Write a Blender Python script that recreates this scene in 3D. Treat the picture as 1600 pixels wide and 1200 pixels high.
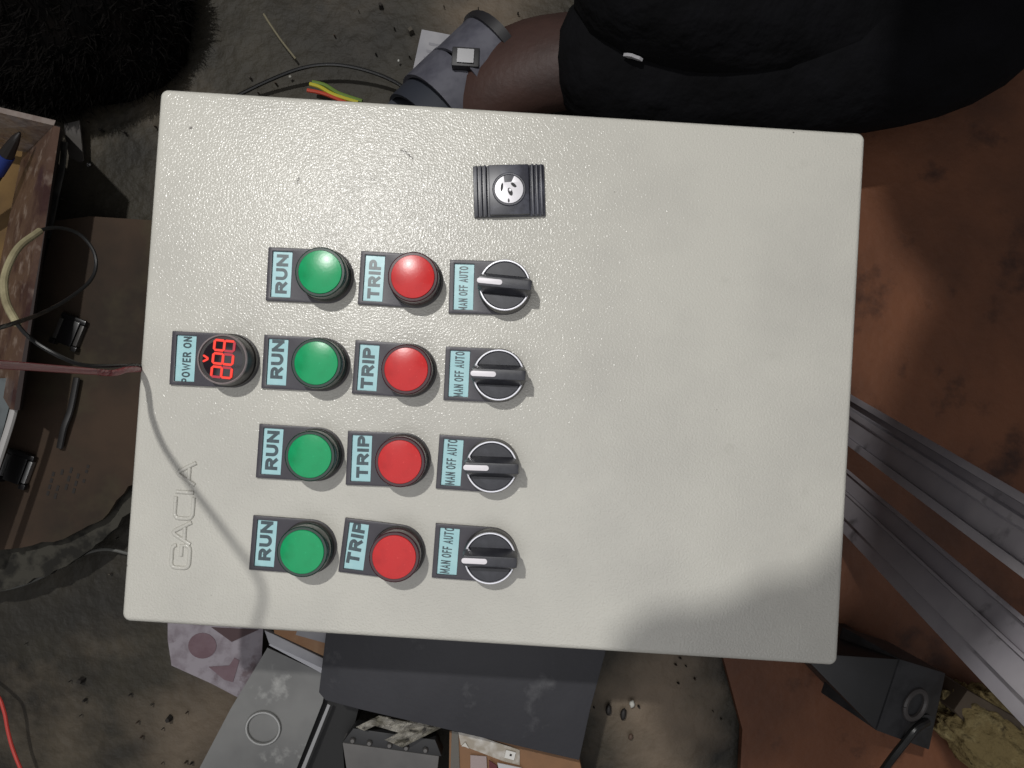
import bpy, bmesh, math, random
from mathutils import Vector, Matrix, noise

random.seed(7)
PI = math.pi
for o in list(bpy.data.objects):
    bpy.data.objects.remove(o)
sc = bpy.context.scene
COL = sc.collection

# ------------------------------------------------------------------ camera, light, exposure
ZP = 0.200                                   # height of the door face above the floor
CAM = Vector((0.0090, -0.0140, ZP + 0.4337))
rv = Vector((0.0220, -0.0009, 0.0626))
CROT = Matrix.Rotation(rv.length, 3, rv.normalized())
FPX = 1209.0                                 # focal length in photo pixels (1600 wide)
cd = bpy.data.cameras.new('camera')
cam = bpy.data.objects.new('camera', cd)
COL.objects.link(cam)
cam.matrix_world = Matrix.Translation(CAM) @ CROT.to_4x4()
cd.sensor_width = 36.0
cd.lens = 36.0 * FPX / 1600.0
cd.clip_start = 0.01
cd.clip_end = 50.0
sc.camera = cam

w = bpy.data.worlds.new('World')
sc.world = w
w.use_nodes = True
wb = w.node_tree.nodes['Background']
wb.inputs[0].default_value = (0.98, 0.97, 1.0, 1)
wb.inputs[1].default_value = 0.15

ld = bpy.data.lights.new('ceiling_bulb', 'POINT')
ld.energy = 43.0
ld.color = (1.0, 0.985, 0.955)
ld.shadow_soft_size = 0.016
lamp = bpy.data.objects.new('ceiling_bulb', ld)
lamp.location = (-0.305, 0.466, ZP + 1.20)
COL.objects.link(lamp)

# added soft fill lamp overhead, standing in for the room's ambient light
ad = bpy.data.lights.new('overhead_fill', 'AREA')
ad.shape = 'RECTANGLE'
ad.size, ad.size_y = 1.9, 1.6
ad.energy = 13.0
ad.color = (0.98, 0.98, 1.0)
al = bpy.data.objects.new('overhead_fill', ad)
al.location = (-0.1, -0.55, 2.1)
al.rotation_euler = (Vector((0.0, 0.0, 0.2)) - al.location).to_track_quat('-Z', 'Y').to_euler()
COL.objects.link(al)

sc.view_settings.view_transform = 'Standard'
sc.view_settings.look = 'None'
sc.view_settings.exposure = -0.05
sc.view_settings.gamma = 1.0
sc.view_settings.use_curve_mapping = False


def at(px, py, z=0.0):
    """world point at height z that the photo shows at pixel (px, py)"""
    d = CROT @ Vector(((px - 800) / FPX, -(py - 600) / FPX, -1.0))
    return CAM + d * ((z - CAM.z) / d.z)


# ------------------------------------------------------------------ materials
def srgb(r, g, b):
    def f(c):
        c /= 255.0
        return c / 12.92 if c <= 0.04045 else ((c + 0.055) / 1.055) ** 2.4
    return (f(r), f(g), f(b), 1.0)


def mat(name, col, rough=0.5, metal=0.0, spec=0.5, var=None, bump=None, coat=0.0,
        emit=None, trans=0.0, alpha=1.0, blot=None):
    """var = (colour2, scale, lo, hi, detail)   blot = second layer of the same   bump = (scale, strength, distance, detail)"""
    m = bpy.data.materials.new(name)
    m.use_nodes = True
    nt = m.node_tree
    N, L = nt.nodes, nt.links
    b = N['Principled BSDF']
    b.inputs['Base Color'].default_value = col
    b.inputs['Roughness'].default_value = rough
    b.inputs['Metallic'].default_value = metal
    b.inputs['Specular IOR Level'].default_value = spec
    b.inputs['Coat Weight'].default_value = coat
    b.inputs['Transmission Weight'].default_value = trans
    b.inputs['Alpha'].default_value = alpha
    if emit:
        b.inputs['Emission Color'].default_value = emit[0]
        b.inputs['Emission Strength'].default_value = emit[1]
    tc = N.new('ShaderNodeTexCoord')
    last = None
    for v in (var, blot):
        if not v:
            continue
        c2, s, lo, hi, det = v
        n = N.new('ShaderNodeTexNoise')
        n.inputs['Scale'].default_value = s
        n.inputs['Detail'].default_value = det
        n.inputs['Roughness'].default_value = 0.6
        L.new(tc.outputs['Object'], n.inputs['Vector'])
        r = N.new('ShaderNodeMapRange')
        r.inputs[1].default_value = lo
        r.inputs[2].default_value = hi
        L.new(n.outputs['Fac'], r.inputs[0])
        mx = N.new('ShaderNodeMix')
        mx.data_type = 'RGBA'
        if last:
            L.new(last, mx.inputs[6])
        else:
            mx.inputs[6].default_value = col
        mx.inputs[7].default_value = c2
        L.new(r.outputs[0], mx.inputs[0])
        last = mx.outputs[2]
    if last:
        L.new(last, b.inputs['Base Color'])
    if bump:
        n = N.new('ShaderNodeTexNoise')
        n.inputs['Scale'].default_value = bump[0]
        n.inputs['Detail'].default_value = bump[3]
        L.new(tc.outputs['Object'], n.inputs['Vector'])
        bp = N.new('ShaderNodeBump')
        bp.inputs['Strength'].default_value = bump[1]
        bp.inputs['Distance'].default_value = bump[2]
        L.new(n.outputs['Fac'], bp.inputs['Height'])
        L.new(bp.outputs[0], b.inputs['Normal'])
    return m


def add_marks(m, marks, col, nscale=600):
    """scuffs and tone patches: ellipses (x, y, rx, ry, angle, strength) on a horizontal face"""
    nt = m.node_tree
    N, L = nt.nodes, nt.links
    b = N['Principled BSDF']
    tc = N.new('ShaderNodeTexCoord')
    src = b.inputs['Base Color'].links[0].from_socket if b.inputs['Base Color'].links else None
    nz = N.new('ShaderNodeTexNoise')
    nz.inputs['Scale'].default_value = nscale
    nz.inputs['Detail'].default_value = 5
    L.new(tc.outputs['Object'], nz.inputs['Vector'])
    for (x, y, rx, ry, a, st) in marks:
        mp = N.new('ShaderNodeMapping')
        mp.vector_type = 'TEXTURE'
        mp.inputs['Location'].default_value = (x, y, 0)
        mp.inputs['Rotation'].default_value = (0, 0, a)
        mp.inputs['Scale'].default_value = (rx, ry, 1000.0)
        L.new(tc.outputs['Object'], mp.inputs['Vector'])
        ln = N.new('ShaderNodeVectorMath')
        ln.operation = 'LENGTH'
        L.new(mp.outputs[0], ln.inputs[0])
        ad = N.new('ShaderNodeMath')
        ad.operation = 'ADD'
        L.new(ln.outputs['Value'], ad.inputs[0])
        L.new(nz.outputs['Fac'], ad.inputs[1])
        r = N.new('ShaderNodeMapRange')
        r.inputs[1].default_value = 1.6
        r.inputs[2].default_value = 0.8
        r.inputs[3].default_value = 0
        r.inputs[4].default_value = st
        L.new(ad.outputs[0], r.inputs[0])
        mx = N.new('ShaderNodeMix')
        mx.data_type = 'RGBA'
        if src:
            L.new(src, mx.inputs[6])
        else:
            mx.inputs[6].default_value = b.inputs['Base Color'].default_value
        mx.inputs[7].default_value = col
        L.new(r.outputs[0], mx.inputs[0])
        src = mx.outputs[2]
    L.new(src, b.inputs['Base Color'])


M = {}
M['paint'] = mat('cream_hammer_paint', srgb(198, 196, 187), 0.23, spec=0.40,
                 var=(srgb(188, 186, 178), 11, .42, .66, 6), blot=(srgb(187, 185, 176), 38, .66, .80, 6), bump=(860, 1.0, 0.00030, 1.2))
M['plate'] = mat('black_nameplate_plastic', srgb(54, 52, 60), 0.42, var=(srgb(66, 63, 70), 60, .4, .7, 4), bump=(900, .25, .0001, 2))
M['black'] = mat('black_knob_plastic', srgb(40, 41, 48), 0.38, var=(srgb(58, 59, 66), 160, .45, .75, 5))
M['collar'] = mat('black_collar_plastic', srgb(42, 39, 38), 0.33)
M['label'] = mat('pale_blue_label_card', srgb(158, 204, 209), 0.32, spec=0.6, var=(srgb(170, 212, 216), 120, .4, .7, 3), bump=(180, .25, .0003, 1))
M['ink'] = mat('label_ink', srgb(44, 64, 72), 0.32, spec=0.6, var=(srgb(60, 84, 90), 400, .4, .7, 3))
M['green'] = mat('green_lens_plastic', srgb(0, 158, 96), 0.26, spec=0.32, coat=0.08, var=(srgb(24, 176, 116), 700, .62, .74, 4), blot=(srgb(0, 142, 84), 90, .45, .7, 3), bump=(700, .15, .0001, 1))
M['green_dk'] = mat('dark_green_bezel_plastic', srgb(16, 46, 36), 0.2, spec=0.6)
M['red'] = mat('red_lens_plastic', srgb(202, 36, 37), 0.26, spec=0.32, coat=0.08, var=(srgb(220, 66, 62), 700, .62, .74, 4), blot=(srgb(186, 30, 32), 90, .45, .7, 3), bump=(700, .15, .0001, 1))
M['red_dk'] = mat('dark_red_bezel_plastic', srgb(58, 16, 24), 0.2, spec=0.6)
M['chrome'] = mat('bright_ring_metal', srgb(222, 222, 228), 0.32, metal=0.55)
M['white'] = mat('white_pointer_plastic', srgb(232, 228, 232), 0.4)
M['meterface'] = mat('smoked_meter_window', srgb(30, 24, 30), 0.12, spec=0.6)
M['meterring'] = mat('grey_meter_ring', srgb(138, 128, 128), 0.35)
M['seg'] = mat('lit_red_segment', srgb(60, 5, 5), 0.5, emit=((1.0, 0.035, 0.012, 1), 1.05))
M['segdim'] = mat('faint_red_segment', srgb(60, 5, 8), 0.5, emit=((0.9, 0.03, 0.07, 1), 0.5))
M['steel'] = mat('lock_core_metal', srgb(228, 226, 230), 0.42, metal=0.25)
M['hole'] = mat('keyhole_dark', srgb(26, 26, 28), 0.6)
M['lockpl'] = mat('black_lock_plastic', srgb(46, 47, 56), 0.36, var=(srgb(84, 86, 98), 90, .52, .8, 5))


# ------------------------------------------------------------------ mesh building
class MB:
    def __init__(self):
        self.v, self.f, self.mi = [], [], []

    def add(self, vs, fs, mi=0):
        n = len(self.v)
        self.v += [Vector(p) for p in vs]
        self.f += [[i + n for i in f] for f in fs]
        self.mi += [mi] * len(fs)
        return self

    def box(self, x0, x1, y0, y1, z0, z1, mi=0):
        vs = [(x, y, z) for z in (z0, z1) for (x, y) in ((x0, y0), (x1, y0), (x1, y1), (x0, y1))]
        return self.add(vs, [(3, 2, 1, 0), (4, 5, 6, 7), (0, 1, 5, 4), (1, 2, 6, 5), (2, 3, 7, 6), (3, 0, 4, 7)], mi)

    def prism(self, poly, z0, z1, mi=0, top_inset=0.0):
        n = len(poly)
        c = Vector((sum(p[0] for p in poly) / n, sum(p[1] for p in poly) / n))
        vs = [(p[0], p[1], z0) for p in poly]
        for p in poly:
            d = Vector((p[0], p[1])) - c
            k = 1 - top_inset / max(d.length, 1e-6)
            vs.append((c.x + d.x * k, c.y + d.y * k, z1))
        fs = [list(range(n))[::-1], list(range(n, 2 * n))]
        fs += [(i, (i + 1) % n, n + (i + 1) % n, n + i) for i in range(n)]
        return self.add(vs, fs, mi)

    def lathe(self, prof, seg=48, mi=0, cx=0, cy=0, closed_bottom=True):
        vs, fs = [], []
        for (r, z) in prof:
            for i in range(seg):
                a = 2 * PI * i / seg
                vs.append((cx + r * math.cos(a), cy + r * math.sin(a), z))
        for k in range(len(prof) - 1):
            for i in range(seg):
                j = (i + 1) % seg
                fs.append((k * seg + i, k * seg + j, (k + 1) * seg + j, (k + 1) * seg + i))
        fs.append([len(vs) - seg + i for i in range(seg)])
        if closed_bottom:
            fs.append([i for i in range(seg)][::-1])
        return self.add(vs, fs, mi)

    def ringlathe(self, prof, seg=48, mi=0):
        """closed profile revolved (a ring)"""
        vs, fs = [], []
        n = len(prof)
        for (r, z) in prof:
            for i in range(seg):
                a = 2 * PI * i / seg
                vs.append((r * math.cos(a), r * math.sin(a), z))
        for k in range(n):
            k2 = (k + 1) % n
            for i in range(seg):
                j = (i + 1) % seg
                fs.append((k * seg + i, k * seg + j, k2 * seg + j, k2 * seg + i))
        return self.add(vs, fs, mi)

    def tube(self, pts, r, seg=10, mi=0, smooth=6, flat=1.0):
        pts = [Vector(p) for p in pts]
        if smooth and len(pts) > 2:
            q = []
            for i in range(len(pts) - 1):
                p0 = pts[i - 1] if i else pts[0] * 2 - pts[1]
                p1, p2 = pts[i], pts[i + 1]
                p3 = pts[i + 2] if i + 2 < len(pts) else p2 * 2 - p1
                for k in range(smooth):
                    t = k / smooth
                    q.append(0.5 * ((2 * p1) + (p2 - p0) * t + (2 * p0 - 5 * p1 + 4 * p2 - p3) * t * t + (3 * p1 - p0 - 3 * p2 + p3) * t ** 3))
            q.append(pts[-1])
            pts = q
        rr = r if callable(r) else (lambda t: r)
        vs, fs = [], []
        up = Vector((0, 0, 1))
        n = len(pts)
        for i, p in enumerate(pts):
            t = (pts[min(i + 1, n - 1)] - pts[max(i - 1, 0)]).normalized()
            u = t.cross(up)
            if u.length < 1e-3:
                u = t.cross(Vector((1, 0, 0)))
            u.normalize()
            v = u.cross(t)
            R_ = rr(i / (n - 1))
            for k in range(seg):
                a = 2 * PI * k / seg
                vs.append(p + u * R_ * math.cos(a) + v * R_ * flat * math.sin(a))
        for i in range(n - 1):
            for k in range(seg):
                k2 = (k + 1) % seg
                fs.append((i * seg + k, i * seg + k2, (i + 1) * seg + k2, (i + 1) * seg + k))
        fs.append(list(range(seg))[::-1])
        fs.append([(n - 1) * seg + k for k in range(seg)])
        return self.add(vs, fs, mi)

    def slab(self, poly, th, mi=0):
        """polygon of 3-D points with a thickness downwards along its normal"""
        poly = [Vector(p) for p in poly]
        nrm = Vector((0, 0, 0))
        for i in range(len(poly)):
            a, b = poly[i], poly[(i + 1) % len(poly)]
            nrm += a.cross(b)
        nrm.normalize()
        if nrm.z < 0:
            poly.reverse()
            nrm = -nrm
        n = len(poly)
        vs = poly + [p - nrm * th for p in poly]
        fs = [list(range(n)), list(range(n, 2 * n))[::-1]]
        fs += [((i + 1) % n, i, n + i, n + (i + 1) % n) for i in range(n)]
        return self.add(vs, fs, mi)

    def build(self, name, mats, parent=None, smooth=35, bevel=0.0, bseg=2, origin=None):
        me = bpy.data.meshes.new(name)
        if parent is None and origin is None and self.v:
            xs = [p.x for p in self.v]
            ys = [p.y for p in self.v]
            origin = Vector(((min(xs) + max(xs)) / 2, (min(ys) + max(ys)) / 2, min(p.z for p in self.v)))
        off = Vector(origin) if origin is not None else Vector((0, 0, 0))
        if parent is not None and parent.get('worldparts'):
            off = parent.location
        me.from_pydata([p - off for p in self.v], [], self.f)
        if not isinstance(mats, (list, tuple)):
            mats = [mats]
        for m in mats:
            me.materials.append(m)
        for p, i in zip(me.polygons, self.mi):
            p.material_index = i
        bm = bmesh.new()
        bm.from_mesh(me)
        bmesh.ops.recalc_face_normals(bm, faces=bm.faces)
        if bevel:
            es = [e for e in bm.edges if len(e.link_faces) == 2 and e.calc_face_angle(0) > math.radians(40)]
            bmesh.ops.bevel(bm, geom=es, offset=bevel, segments=bseg, profile=0.6, affect='EDGES', clamp_overlap=True)
        bm.to_mesh(me)
        bm.free()
        if smooth:
            for p in me.polygons:
                p.use_smooth = True
            me.set_sharp_from_angle(angle=math.radians(smooth))
        o = bpy.data.objects.new(name, me)
        COL.objects.link(o)
        if parent is not None:
            o.parent = parent
        elif origin is not None:
            o.location = off
        return o


def tag(o, label, cat=None, group=None, kind=None):
    if label:
        o['label'] = label
    if cat:
        o['category'] = cat
    if group:
        o['group'] = group
    if kind:
        o['kind'] = kind
    return o


def thing(name, label, cat, loc, group=None):
    o = bpy.data.objects.new(name, None)
    o.empty_display_size = 0.02
    COL.objects.link(o)
    o.location = loc
    o['worldparts'] = 1
    return tag(o, label, cat, group)


def arc_pts(cx, cy, rx, ry, a0, a1, k=8):
    return [(cx + rx * math.cos(math.radians(a0 + (a1 - a0) * i / k)), cy + ry * math.sin(math.radians(a0 + (a1 - a0) * i / k))) for i in range(k + 1)]


BOWL = [(0, 1), (.62, 1)] + arc_pts(.62, .74, .38, .26, 90, -90)[1:] + [(0, .48)]
GLYPH = {'R': (1.0, [[(0, 0), (0, 1)], BOWL, [(.50, .48), (1, 0)]]), 'P': (.96, [[(0, 0), (0, 1)], BOWL]),
         'U': (1.0, [[(0, 1), (0, .42)] + arc_pts(.5, .42, .5, .42, 180, 360, 12)[1:] + [(1, 1)]]),
         'N': (1.02, [[(0, 0), (0, 1)], [(.06, .94), (.94, .06)], [(1, 0), (1, 1)]]),
         'T': (.98, [[(0, 1), (1, 1)], [(.5, 1), (.5, 0)]]), 'I': (.30, [[(.5, 0), (.5, 1)]]),
         'M': (1.2, [[(0, 0), (0, 1)], [(.06, .95), (.5, .2), (.94, .95)], [(1, 0), (1, 1)]]),
         'A': (1.08, [[(0, 0), (.5, 1), (1, 0)], [(.22, .30), (.78, .30)]]), 'O': (1.12, [arc_pts(.5, .5, .5, .5, 0, 360, 24)]),
         'F': (.82, [[(0, 0), (0, 1)], [(0, 1), (1, 1)], [(0, .5), (.85, .5)]]),
         'W': (1.5, [[(0, 1), (.25, 0), (.5, .85), (.75, 0), (1, 1)]]),
         'E': (.84, [[(0, 0), (0, 1)], [(0, 1), (1, 1)], [(0, .5), (.9, .5)], [(0, 0), (1, 0)]]), ' ': (.42, [])}


def text_mesh(body, length, height, bold, spacing=.16):
    """printed capitals as flat strokes: x along the word, centred, length x height; bold = stroke width / height"""
    tot = sum(GLYPH[ch][0] for ch in body) + spacing * (len(body) - 1)
    k = length / tot
    t = bold * height
    tx = min(t, .30 * k)                       # stems thin out on narrow letters
    vs, fs = [], []
    x = -length / 2
    cnt = 0
    for ch in body:
        gw, strokes = GLYPH[ch]
        for st in strokes:
            pts = [Vector((x + tx / 2 + u * (gw * k - tx), -height / 2 + t / 2 + v * (height - t))) for u, v in st]
            closed = (pts[0] - pts[-1]).length < 1e-9
            if closed:
                pts = pts[:-1]
            n_ = len(pts)
            base = len(vs)
            z = cnt * 2e-6
            cnt += 1
            for i, p in enumerate(pts):
                p0 = pts[i - 1] if (i or closed) else None
                p2 = pts[(i + 1) % n_] if (i < n_ - 1 or closed) else None
                d1 = (p - p0).normalized() if p0 is not None else None
                d2 = (p2 - p).normalized() if p2 is not None else None
                dd = (d1 + d2).normalized() if (d1 and d2) else (d1 or d2)
                q = Vector(p)
                if not closed and i == 0:
                    q = p - dd * (t if abs(dd.y) > abs(dd.x) else tx) / 2
                if not closed and i == n_ - 1:
                    q = p + dd * (t if abs(dd.y) > abs(dd.x) else tx) / 2
                nrm = Vector((-dd.y, dd.x))
                wv = math.hypot(nrm.x * tx, nrm.y * t) / 2
                m_ = 1.0 / max(.55, abs(dd.dot(d1))) if (d1 and d2) else 1.0
                vs += [(q + nrm * wv * m_).to_3d(), (q - nrm * wv * m_).to_3d()]
                vs[-1].z = vs[-2].z = z
            for i in range(n_ if closed else n_ - 1):
                j = (i + 1) % n_
                fs.append((base + 2 * i + 1, base + 2 * j + 1, base + 2 * j, base + 2 * i))
        x += (gw + spacing) * k
    me = bpy.data.meshes.new('lettering')
    me.from_pydata(vs, [], fs)
    return me


def obj_from_mesh(name, me, m, parent):
    me.materials.clear()
    me.materials.append(m)
    o = bpy.data.objects.new(name, me)
    COL.objects.link(o)
    o.parent = parent
    return o


# ------------------------------------------------------------------ floor
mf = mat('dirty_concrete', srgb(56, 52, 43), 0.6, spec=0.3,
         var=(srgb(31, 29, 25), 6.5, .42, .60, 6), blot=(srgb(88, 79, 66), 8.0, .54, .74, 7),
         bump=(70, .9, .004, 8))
add_marks(mf, [(at(1030, 1120).x, at(1030, 1120).y, .055, .075, .2, .95), (at(330, 1140).x, at(330, 1140).y, .085, .05, .4, .6), (at(760, 20).x, at(760, 20).y, .06, .035, .3, .6)], srgb(120, 106, 90), 30)  # paler patches; those below the panel paint lamplit floor into the colour
add_marks(mf, [(at(90, 960).x, at(90, 960).y, .11, .03, .15, .8), (at(560, 60).x, at(560, 60).y, .07, .05, .3, .7), (at(190, 1180).x, at(190, 1180).y, .03, .012, .4, .7)], srgb(38, 36, 32), 30)
g = MB()
n = 60
for j in range(n + 1):
    for i in range(n + 1):
        x, y = -1.6 + 3.2 * i / n, -1.6 + 3.2 * j / n
        g.v.append(Vector((x, y, 0.004 * noise.noise(Vector((x * 3, y * 3, 1.3))) - 0.004)))
for j in range(n):
    for i in range(n):
        a = j * (n + 1) + i
        g.f.append([a, a + 1, a + n + 2, a + n + 1])
        g.mi.append(0)
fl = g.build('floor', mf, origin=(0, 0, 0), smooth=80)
fl['kind'] = 'structure'

# ------------------------------------------------------------------ the control panel
panel = thing('control_panel', 'cream steel control panel box lying face up with rows of lamps and switches', 'control panel', (0, 0, 0))
# body: a folded box, a little smaller than its door
MB().box(-.194, .194, -.144, .144, 0.002, ZP - .019).build('box_body', M['paint'], panel, bevel=.003)
# door: rounded corners, softly rounded front edge
d = MB()
poly = []
R_ = .0045
for cx, cy, a0 in ((.2 - R_, .15 - R_, 0), (-.2 + R_, .15 - R_, 90), (-.2 + R_, -.15 + R_, 180), (.2 - R_, -.15 + R_, 270)):
    for k in range(7):
        a = math.radians(a0 + 15 * k)
        poly.append((cx + R_ * math.cos(a), cy + R_ * math.sin(a)))
rings = [(0, ZP - .018), (0, ZP - .003)]
for k in range(1, 7):
    a = math.radians(15 * k)
    rings.append((.003 * (1 - math.cos(a)), ZP - .003 + .003 * math.sin(a)))
nv = len(poly)
for ins, z in rings:
    for i, p in enumerate(poly):
        q, s = Vector(poly[i - 1]), Vector(poly[(i + 1) % nv])
        t = (s - q).normalized()
        d.v.append(Vector((p[0] - t.y * ins, p[1] + t.x * ins, z)))
for k in range(len(rings) - 1):
    for i in range(nv):
        j = (i + 1) % nv
        d.f.append([k * nv + i, k * nv + j, (k + 1) * nv + j, (k + 1) * nv + i])
        d.mi.append(0)
d.f.append([(len(rings) - 1) * nv + i for i in range(nv)]); d.mi.append(0)
d.f.append([i for i in range(nv)][::-1]); d.mi.append(0)


def pxy(px, py):
    p = at(px, py, ZP)
    return p.x, p.y


marks = []
for px, py, rx, ry, a, s in ((298, 200, .0012, .0010, 0, .9), (639, 242, .0052, .0007, -.75, .9), (631, 237, .003, .0008, -.35, .8),
                             (466, 281, .0008, .0030, -.25, .75), (583, 281, .0016, .0008, .1, .5), (1240, 207, .0006, .0006, 0, .9),
                             (702, 205, .0005, .0005, 0, .7), (197, 884, .0006, .0009, 0, .8), (820, 250, .001, .0005, 0, .4), (1120, 640, .0005, .0005, 0, .5),
                             (960, 300, .0005, .0004, 0, .5), (330, 930, .0006, .0004, 0, .4)):
    x, y = pxy(px, py)
    marks.append((x, y, rx, ry, a, s))
m_door = M['paint'].copy()
add_marks(m_door, marks, srgb(92, 88, 84))
d.build('door', m_door, panel, smooth=50)


# raised maker's lettering, reading up the left side of the door
def stroke_letter(strokes, px, py, w=.0024, h=.0010):
    """strokes in letter space (u along reading direction, v up the letter), mm"""
    b = MB()
    x0, y0 = pxy(px, py)
    for st in strokes:
        pts = [(x0 - v * .001, y0 + u * .001, ZP + .0001) for u, v in st]
        b.tube(pts, w * .5, seg=8, smooth=0, flat=h / (w * .5))
    return b.build('raised_letter', M['paint'], panel, smooth=80)


def rr(u0, v0, u1, v1, r, start=0):
    p = []
    for cu, cv, a0 in ((u1 - r, v1 - r, 0), (u0 + r, v1 - r, 90), (u0 + r, v0 + r, 180), (u1 - r, v0 + r, 270)):
        for k in range(4):
            a = math.radians(a0 + 30 * k)
            p.append((cu + r * math.cos(a), cv + r * math.sin(a)))
    return p


G = rr(0, 0, 12.5, 10, 2.6)
G = [(12.5, 7.6)] + G[1:] + [(12.5, 4.8), (6.5, 4.8)]
A_ = [(0, 0), (5.2, 9.2), (6.2, 10), (7.2, 9.2), (12.4, 0)]
C_ = rr(0, 0, 12, 10, 2.6)
C_ = [(12, 10)] + C_[3:12] + [(2.6, 0), (12, 0)]
stroke_letter([G], 295, 888)
stroke_letter([A_, [(2.9, 3.6), (9.5, 3.6)]], 297.5, 851)
stroke_letter([C_], 300.5, 811)
stroke_letter([[(0, 0), (0, 10)]], 303, 770)
stroke_letter([A_, [(2.9, 3.6), (9.5, 3.6)]], 304.5, 758)


# ---- nameplate with a recessed window, shared by all thirteen units
def add_nameplate(root, xl, phi, text, toff, tsize, bold, ink, spacing=.16):
    """xl = left edge (m, negative) relative to the head centre, phi = plate rotation"""
    T = .0026
    wx0, wx1, wy = xl + .0027, xl + .0136, .0128
    bm = bmesh.new()
    P = {}

    def pv(x, y):
        k = (round(x, 7), round(y, 7))
        if k not in P:
            P[k] = bm.verts.new((x, y, T))
        return P[k]
    arc = [(.015 * math.cos(math.radians(a)), .015 * math.sin(math.radians(a))) for a in range(-90, 91, 6)]
    for q in ([(xl, -.015), (wx0, -.015), (wx0, -wy), (xl, -wy)], [(xl, -wy), (wx0, -wy), (wx0, wy), (xl, wy)],
              [(xl, wy), (wx0, wy), (wx0, .015), (xl, .015)], [(wx0, -.015), (wx1, -.015), (wx1, -wy), (wx0, -wy)],
              [(wx0, wy), (wx1, wy), (wx1, .015), (wx0, .015)],
              [(wx1, -.015)] + arc + [(wx1, .015), (wx1, wy), (wx1, -wy)]):
        bm.faces.new([pv(*p) for p in q])
    top = list(bm.faces)
    r = bmesh.ops.extrude_face_region(bm, geom=top)
    for v in r['geom']:
        if isinstance(v, bmesh.types.BMVert):
            v.co.z = 0.0
    bmesh.ops.recalc_face_normals(bm, faces=bm.faces)
    es = [e for e in bm.edges if len(e.link_faces) == 2 and e.calc_face_angle(0) > math.radians(50) and min(v.co.z for v in e.verts) > T * .5]
    bmesh.ops.bevel(bm, geom=es, offset=.0005, segments=2, profile=.6, affect='EDGES', clamp_overlap=True)
    me = bpy.data.meshes.new('nameplate')
    bm.to_mesh(me)
    bm.free()
    for p in me.polygons:
        p.use_smooth = True
    me.set_sharp_from_angle(angle=math.radians(35))
    o = obj_from_mesh('nameplate', me, M['plate'], root)
    o.rotation_euler = (0, 0, phi)
    lb = MB().box(wx0 - .0006, wx1 + .0006, -wy - .0006, wy + .0006, .0004, .0014).build('label_card', M['label'], root, smooth=0)
    lb.rotation_euler = (0, 0, phi)
    tm = text_mesh(text, tsize[0] * .001, tsize[1] * .001, bold, spacing)
    tilt = toff[2] if len(toff) > 2 else 0
    c, s = math.cos(PI / 2 + tilt), math.sin(PI / 2 + tilt)
    cx, cy = (wx0 + wx1) / 2 + toff[0] * .001, toff[1] * .001
    for v in tm.vertices:
        x, y = v.co.x, v.co.y
        v.co = (cx + x * c - y * s, cy + x * s + y * c, .00152 + v.co.z)
    to = obj_from_mesh('lettering', tm, ink, root)
    to.rotation_euler = (0, 0, phi)


def unit_root(name, mesh, mats, pxc, h, tl, bl, label):
    """place a unit from its head centre (at height h) and the two left corners of its plate"""
    c = at(pxc[0], pxc[1], ZP + h)
    a, b = at(tl[0], tl[1], ZP + .0026), at(bl[0], bl[1] - 1.0, ZP + .001)
    up = (a - b)
    phi = math.atan2(up.y, up.x) - PI / 2
    mid = (a + b) / 2 - c
    xl = mid.x * math.cos(phi) + mid.y * math.sin(phi)
    dy = -mid.x * math.sin(phi) + mid.y * math.cos(phi)
    o = mesh.build(name, mats, panel)
    # shift the head a touch so it sits centred on its plate
    c += Vector((-math.sin(phi), math.cos(phi), 0)) * dy * .5
    o.location = (c.x, c.y, ZP - .0002)
    tag(o, label)
    return o, xl, phi


def pilot(col, pxc, tl, bl, text, toff, tsize, label):
    base = MB().lathe([(.0146, .0024), (.0146, .0048), (.0141, .0056)], 48)
    o, xl, phi = unit_root('pilot_light', base, M['collar'], pxc, .0175, tl, bl, label)
    add_nameplate(o, xl, phi, text, toff, tsize, .27, M['ink'])
    dk, br = (M['green_dk'], M['green']) if col == 'green' else (M['red_dk'], M['red'])
    MB().lathe([(.0139, .0054), (.01395, .0072), (.0136, .0078), (.0138, .0156), (.0136, .0163), (.0131, .0166), (.0120, .0166)], 56).build('bezel', dk, o, smooth=28)
    prof = [(.0118, .0160), (.0118, .0169), (.01155, .0173)]
    for k in range(1, 9):
        r = .01155 * (1 - k / 9)
        prof.append((r, .0173 + .0008 * (1 - (r / .01155) ** 2)))
    ln = MB().lathe(prof, 56).build('lens', br, o, smooth=40)
    return o


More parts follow.
